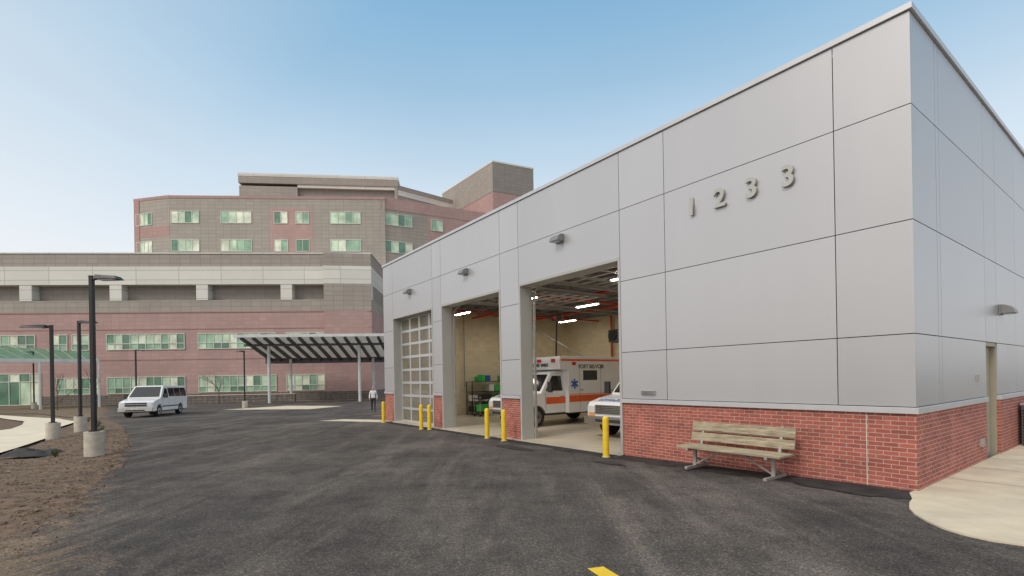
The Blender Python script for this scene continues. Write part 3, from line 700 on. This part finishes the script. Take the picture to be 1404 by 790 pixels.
# ---------------------------------------------------------------- hospital
HB=empty('hospital_building')
def frame(p0,p1):
    p0=Vector((*p0,0));p1=Vector((*p1,0));d=(p1-p0).normalized();n=Vector((-d.y,d.x,0))
    return Matrix(((d.x,n.x,0,p0.x),(d.y,n.y,0,p0.y),(0,0,1,0),(0,0,0,1))),(p1-p0).length
rg=random.Random(11)
def win(w,k0,k1,z0,z1,nc,mid=None):
    for i in range(nc):
        a=k0+(k1-k0)*i/nc; b=k0+(k1-k0)*(i+1)/nc
        zs=[z0,mid,z1] if mid else [z0,z1]
        for c,d in zip(zs,zs[1:]):
            gm=rg.choices(GW,(3,3,2,3) if (mid and c!=z0) or not mid else (3,2,4,1))[0]
            w.box(a+.02,b-.02,-.04,-.01,c+.02,d-.02,gm)
    for i in range(nc+1):
        a=k0+(k1-k0)*i/nc; w.box(a-.04,a+.04,-.11,-.005,z0,z1,MULL)
    for z in [z0,z1]+([mid] if mid else []): w.box(k0-.04,k1+.04,-.113,-.004,z-.045,z+.045,MULL)
w=MB(); w.M,L=frame((-63.6,62),(-18.3,65.3))
K0=-18
w.box(K0,L,0,30,-1.2,.5,STONE); w.box(K0,L,-.003,30,.501,10.95,PINK)
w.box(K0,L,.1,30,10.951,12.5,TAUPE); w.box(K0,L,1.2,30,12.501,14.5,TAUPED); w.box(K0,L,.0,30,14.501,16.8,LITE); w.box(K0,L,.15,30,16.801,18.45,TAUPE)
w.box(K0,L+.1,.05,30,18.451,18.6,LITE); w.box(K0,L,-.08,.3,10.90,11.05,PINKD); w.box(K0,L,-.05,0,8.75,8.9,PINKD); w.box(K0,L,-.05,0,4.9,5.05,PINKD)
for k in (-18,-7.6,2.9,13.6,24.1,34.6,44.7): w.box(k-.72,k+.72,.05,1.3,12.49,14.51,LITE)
for (a,b,n) in ((12.5,21.9,10),(23.6,33.2,10),(34.5,44.1,10)):
    win(w,a,b,6.25,8.2,n,7.0); win(w,a,b,.7,2.75,n,1.4)
win(w,5.9,7.8,6.25,8.2,2,7.0); win(w,8.4,10.4,6.25,8.2,2,7.0); win(w,-8,4,6.25,8.2,12,7.0); win(w,6.5,11.4,.7,2.75,5,1.4)
win(w,-4,4.6,-.5,3.4,7,2.4)
o=w.build('clinic_block'); o.parent=HB
w=MB(); w.M,L=frame((-18.25,65.3),(-20.6,80))
w.box(0,L,0,6,-1.2,.5,STONE); w.box(0,L,-.0,6,.501,10.95,PINK); w.box(0,L,0.05,6,10.951,14.5,TAUPE); w.box(0,L,.0,6,14.501,16.8,LITE); w.box(0,L,.05,6,16.801,18.45,TAUPE)
win(w,1,10,6.25,8.2,9,7.0); win(w,1,10,.7,2.75,9,1.4)
o=w.build('clinic_side'); o.parent=HB
P0,P1,P2,P3=(-64.4,85.6),(-57.4,84),(-22.2,86.5),(-7.3,94.5)
w=MB(); w.M,L=frame(P0,P1)
w.box(0,L,0,25,8,33.2,TAUPE); w.box(-.1,1.0,-.1,1,8,33.3,PINKD); w.box(-.2,L,-.06,25,33.2,33.7,PINKD)
for z0,z1 in ((29,31),(24.2,26.2)):
    win(w,.3,3.6,z0,z1,4)
w.box(.2,L,-.03,0,26.9,28.6,PINKD)
o=w.build('tower_wing_end'); o.parent=HB
w=MB(); w.M,L=frame(P1,P2)
w.box(0,L+.6,0,25,8,33.2,TAUPE); w.box(-.1,L+.7,-.07,25,33.2,33.65,PINKD)
w.box(16.5,23.6,-.008,0,23.3,31.6,PINK)
for z0,z1 in ((29,31),(24.2,26.2),(19.2,21.2)):
    for a,b,n in ((.3,4.8,4),(8.4,13.4,4),(17.2,19.4,2),(20.8,23,2),(26.6,31.7,4)): win(w,a,b,z0,z1,n)
o=w.build('tower_front'); o.parent=HB
w=MB(); w.M,L=frame(P2,P3)
w.box(0,L+6,0,25,8,31.7,TAUPE); w.box(-.1,L+6,-.06,25,31.7,33.7,PINK); w.box(8.4,L+6,-.008,0,22,31.7,PINK)
for z0,z1 in ((29,31),(24.2,26.2),(19.2,21.2)):
    for a,b,n in ((.4,5.4,4),(9.0,11.2,2)): win(w,a,b,z0,z1,n)
o=w.build('tower_wing_right'); o.parent=HB
w=MB(); w.M,L=frame((-51.5,95),(-22,98.4))
w.box(0,L,0,14,33,36.5,TAUPE); w.box(0,L,.8,14,36.501,39.5,TAUPED); w.box(0,L*.36,.05,14,36.52,39.5,TAUPE); w.box(L*.36,L,.1,14,39.4,40.0,LITE); w.box(-.1,L+.1,-.1,14,40.001,41.3,TAUPE); w.box(-.15,L+.15,-.15,14,41.301,41.9,LITE)
w.box(L*.98,L,.0,14,36.5,40,TAUPE)
o=w.build('penthouse'); o.parent=HB
w=MB(); w.M,L=frame((-22,98.6),(-8,111))
w.box(0,L,0,12,30,38.4,TAUPE); w.box(0,L,-.1,12,38.401,39.4,LITE); w.box(0,L,-.05,12,39.401,40.4,TAUPE)
o=w.build('penthouse_wing'); o.parent=HB
w=MB(); w.M,L=frame((-14.8,111),(-3,95))
w.box(0,L,0,10,8,37.5,PINK); w.box(-.0,L,-.05,10,37.501,43.1,TAUPE); w.box(-.1,L+.05,-.1,10,43.101,43.4,LITE)
o=w.build('stair_tower_left_face'); o.parent=HB
w=MB(); w.M,L=frame((-3.02,94.99),(4.9,98.7))
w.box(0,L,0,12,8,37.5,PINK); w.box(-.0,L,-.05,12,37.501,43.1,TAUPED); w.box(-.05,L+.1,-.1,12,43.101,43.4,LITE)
o=w.build('stair_tower_right_face'); o.parent=HB

w=MB(); w.M,L=frame((-29.6,53.2),(-10.5,55))
w.mesh([(0,0,6.8),(L,0,6.8),(L,8.5,4.85),(0,8.5,4.85)],[(0,1,2,3)],CANR)
w.box(-.1,L+.1,-.12,.0,6.66,6.96,CANW)
k=.5
while k<L:
    w.mesh([(k,.1,6.45),(k+.22,.1,6.45),(k+.22,8.4,4.35),(k,8.4,4.35),(k,.1,6.77),(k+.22,.1,6.77),(k+.22,8.4,4.8),(k,8.4,4.8)],[(0,3,2,1),(4,5,6,7),(0,1,5,4),(1,2,6,5),(2,3,7,6),(3,0,4,7)],DARKM); k+=1.2
w.box(-.05,L,8.3,8.5,4.1,4.75,DARKM); w.box(0,L,2.2,2.5,5.85,6.1,DARKM)
for k in (2.6,12.5,L-1):
    w.cyl((k,2.35,-1),(k,2.35,5.9),.16,.16,CANW,14); w.cyl((k+.6,7.6,-1),(k+.6,7.6,4.6),.16,.16,CANW,14)
w.build('entrance_canopy')
w=MB()
A=Vector((-50.5,46.6,4.4));B=Vector((-44.0,53.0,4.4));Cc=Vector((-49,58,5.7));D=Vector((-60,51,6.6))
for i in range(10):
    for j in range(4):
        def q(u,v): return (A.lerp(B,u)).lerp(D.lerp(Cc,u),v)
        w.face([q(i/10+.004,j/4),q((i+1)/10-.004,j/4),q((i+1)/10-.004,(j+1)/4),q(i/10+.004,(j+1)/4)],GRNG)
for i in range(11): w.bar((A.lerp(B,i/10))-Vector((0,0,.1)),(D.lerp(Cc,i/10))-Vector((0,0,.1)),.08,.14,CANW)
for j in range(5):
    w.bar(A.lerp(D,j/4)-Vector((0,0,.2)),B.lerp(Cc,j/4)-Vector((0,0,.2)),.1,.16,CANW)
w.bar(A+Vector((-6,-6,0)),A,.2,.35,CANW); w.bar(A,B,.2,.35,CANW)
for p in (A,B,A.lerp(B,.5),D,Cc): w.cyl((p.x,p.y,-1),(p.x,p.y,p.z),.12,.12,CANW,12)
w.build('glass_canopy')
w=MB(); w.M,L=frame((-40,58),(-26,59.4)); w.box(0,L,0,.5,-.8,.35,STONE); w.box(-.05,L+.05,-.05,.55,.351,.45,CONCP); w.build('low_stone_wall')

def sapling(x,y,H,seed):
    r=random.Random(seed); w=MB()
    def br(p,d,L,rad,dep):
        q=p+d*L; w.cyl(p,q,rad,rad*.65,BARK,7,False)
        if dep==0: return
        for i in range(3 if dep>1 else 4):
            nd=(d+Vector((r.uniform(-.7,.7),r.uniform(-.7,.7),r.uniform(-.1,.5)))).normalized()
            br(p+d*L*r.uniform(.45,1),nd,L*r.uniform(.55,.8),rad*.55,dep-1)
    br(Vector((0,0,0)),Vector((0,0,1)),H*.42,.05,4)
    w.build('bare_tree',matrix=Matrix.Translation((x,y,h(x,y))),recalc=False)
sapling(-38,45,4.2,1); sapling(-43,47,3.6,2); sapling(-33,56,3.8,3)

# ---------------------------------------------------------------- walking person
def person(x,y,rot):
    SK=pm('skin',(.5,.28,.2),.5); SH=pm('white_shirt',(.78,.78,.78),.8); TR=pm('dark_trousers',(.03,.03,.04),.8); SHO=pm('shoe',(.02,.02,.02),.4); HR=pm('grey_hair',(.35,.33,.3),.8)
    V_=[((0,0,.96),.15),((0,.0,1.14),.135),((0,0,1.34),.155),((0,.0,1.50),.062),((0,-.015,1.58),.085),((0,-.005,1.70),.075)]
    E_=[(0,1),(1,2),(2,3),(3,4),(4,5)]
    for s,kn,an,to,el,wr in ((1,(-.10,.53),(-.24,.10),(-.40,.05),(.05,1.14),(-.02,.92)),(-1,(.0,.51),(.24,.13),(.12,.035),(-.03,1.14),(-.16,.95))):
        i=len(V_); V_+= [((s*.18,0,1.42),.068),((s*.245,el[0],el[1]),.048),((s*.255,wr[0],wr[1]),.032),((s*.255,wr[0]-.015,wr[1]-.09),.034)]
        E_+=[(2,i),(i,i+1),(i+1,i+2),(i+2,i+3)]
        i=len(V_); V_+= [((s*.095,0,.88),.098),((s*.10,kn[0],kn[1]),.064),((s*.10,an[0],an[1]),.045),((s*.11,to[0],to[1]),.038)]
        E_+=[(0,i),(i,i+1),(i+1,i+2),(i+2,i+3)]
    me=bpy.data.meshes.new('p'); me.from_pydata([v for v,r in V_],E_,[]); o=bpy.data.objects.new('tmp',me); COL.objects.link(o)
    md=o.modifiers.new('s','SKIN'); 
    for i,(v,r) in enumerate(V_): me.skin_vertices[0].data[i].radius=(r,r*(.72 if i in(0,1,2) else 1)); 
    me.skin_vertices[0].data[0].use_root=True
    sb=o.modifiers.new('u','SUBSURF'); sb.levels=2; sb.render_levels=2
    bpy.context.view_layer.update(); dg=bpy.context.evaluated_depsgraph_get()
    nm=bpy.data.meshes.new_from_object(o.evaluated_get(dg)); bpy.data.objects.remove(o)
    nm.materials.clear()
    for m_ in (SK,SH,TR,SHO): nm.materials.append(m_)
    for p in nm.polygons:
        c=p.center; p.use_smooth=True
        arm=abs(c.x)>.2
        if c.z>1.48: k=0
        elif arm and c.z<.95: k=0
        elif c.z>.97 or (arm and c.z>.9): k=1
        elif c.z>.11: k=2
        else: k=3
        p.material_index=k
    P=empty('walking_person',Matrix.Translation((x,y,h(x,y)+.03))@Matrix.Rotation(rot,4,'Z'))
    b=bpy.data.objects.new('body',nm); COL.objects.link(b); b.parent=P
    w=MB()
    w.cyl((0,-.095,1.66),(0,-.118,1.635),.008,.014,SK,8)
    for s in (1,-1):
        w.cyl((s*.032,-.088,1.665),(s*.032,-.094,1.665),.011,.009,BLACK,8); w.box(s*.078,s*.092,-.01,.02,1.62,1.68,SK)
        wr=(-.035,.83) if s>0 else (-.175,.86)
        for f in range(4):
            w.cyl((s*.25,wr[0]-.03+f*.02,wr[1]-.01),(s*.24,wr[0]-.035+f*.018,wr[1]-.085-.008*(f in(1,2))),.009,.007,SK,6)
        w.cyl((s*.25,wr[0]-.04,wr[1]+.03),(s*.235,wr[0]-.07,wr[1]-.03),.011,.008,SK,6)
    w.box(-.022,.022,-.094,-.086,1.60,1.606,REDL)
    pts=[];fs=[];n=14
    for j in range(6):
        for i in range(n):
            a=i/n*2*math.pi; ph_=j/5*1.5; pts.append((.088*math.sin(ph_)*math.cos(a),.012+.095*math.sin(ph_)*math.sin(a),1.675+.082*math.cos(ph_)))
    for j in range(5):
        for i in range(n): fs.append((j*n+i,j*n+(i+1)%n,(j+1)*n+(i+1)%n,(j+1)*n+i))
    w.mesh(pts,fs,HR,True)
    q=w.build('face_hair_fingers'); q.parent=P
person(-9.7,34.7,math.radians(15))

# ---------------------------------------------------------------- light
el=math.radians(42); az=Vector((-.72,-.69,0)).normalized()
sd=Vector((az.x*math.cos(el),az.y*math.cos(el),math.sin(el)))
su=bpy.data.lights.new('sun','SUN'); su.energy=1.5; su.angle=math.radians(16); su.color=(1,.94,.86)
so=bpy.data.objects.new('sun',su); COL.objects.link(so); so.rotation_euler=sd.to_track_quat('Z','Y').to_euler()
wd=bpy.data.worlds.new('World'); scene.world=wd; wd.use_nodes=True; nt=wd.node_tree
sk=nt.nodes.new('ShaderNodeTexSky'); sk.sky_type='NISHITA'; sk.sun_disc=False; sk.sun_elevation=el; sk.sun_rotation=math.atan2(az.x,az.y)
sk.air_density=1.0; sk.dust_density=2.5; sk.ozone_density=1.0
tc=nt.nodes.new('ShaderNodeTexCoord'); sp=nt.nodes.new('ShaderNodeSeparateXYZ'); nt.links.new(tc.outputs['Generated'],sp.inputs[0])
K=1/.13
hz=ramp(nt,sp.outputs[2],[(0.0,(.95,.94,.94)),(.18,(.87,.90,.93)),(.34,(.66,.78,.88)),(.50,(.37,.58,.77)),(.64,(.20,.44,.68)),(.85,(.62,.68,.74))])
dt=nt.nodes.new('ShaderNodeVectorMath'); dt.operation='DOT_PRODUCT'; dt.inputs[1].default_value=tuple(sd); nt.links.new(tc.outputs['Generated'],dt.inputs[0])
sg=ramp(nt,dt.outputs['Value'],[(.10,(0,0,0)),(.90,(.95,.95,.95))])
hz=mixc(nt,sg,hz,(1.0,.98,.95,1))
sc=nt.nodes.new('ShaderNodeVectorMath'); sc.operation='SCALE'; sc.inputs['Scale'].default_value=K*1.06; nt.links.new(hz,sc.inputs[0])
n_=N(nt,'ShaderNodeTexNoise',inp={'Scale':1.6,'Detail':4}); 
mpw=nt.nodes.new('ShaderNodeMapping'); mpw.inputs['Scale'].default_value=(1,1,3); nt.links.new(tc.outputs['Generated'],mpw.inputs[0]); nt.links.new(mpw.outputs[0],n_.inputs[0])
ff=ramp(nt,n_.outputs[0],[(.3,(.82,.82,.82)),(.7,(.92,.92,.92))])
col=mixc(nt,ff,sk.outputs[0],sc.outputs[0])
bg=nt.nodes['Background']; bg.inputs[1].default_value=.13; nt.links.new(col,bg.inputs[0])
scene.view_settings.view_transform='Standard'; scene.view_settings.look='None'; scene.view_settings.exposure=0

# ---------------------------------------------------------------- camera
cam=bpy.data.cameras.new('camera'); co=bpy.data.objects.new('camera',cam); COL.objects.link(co)
al=math.radians(1.0)
R=Vector((math.cos(al),0,-math.sin(al))); Uv=Vector((math.sin(al),0,math.cos(al))); F=Vector((0,-1,0))
co.matrix_world=Matrix(((R.x,Uv.x,F.x,0),(R.y,Uv.y,F.y,0),(R.z,Uv.z,F.z,1.85),(0,0,0,1)))
cam.sensor_width=36; cam.lens=36*682/1404; cam.shift_y=123/1404; cam.clip_end=5000; cam.clip_start=.05
scene.camera=co
print('DONE')
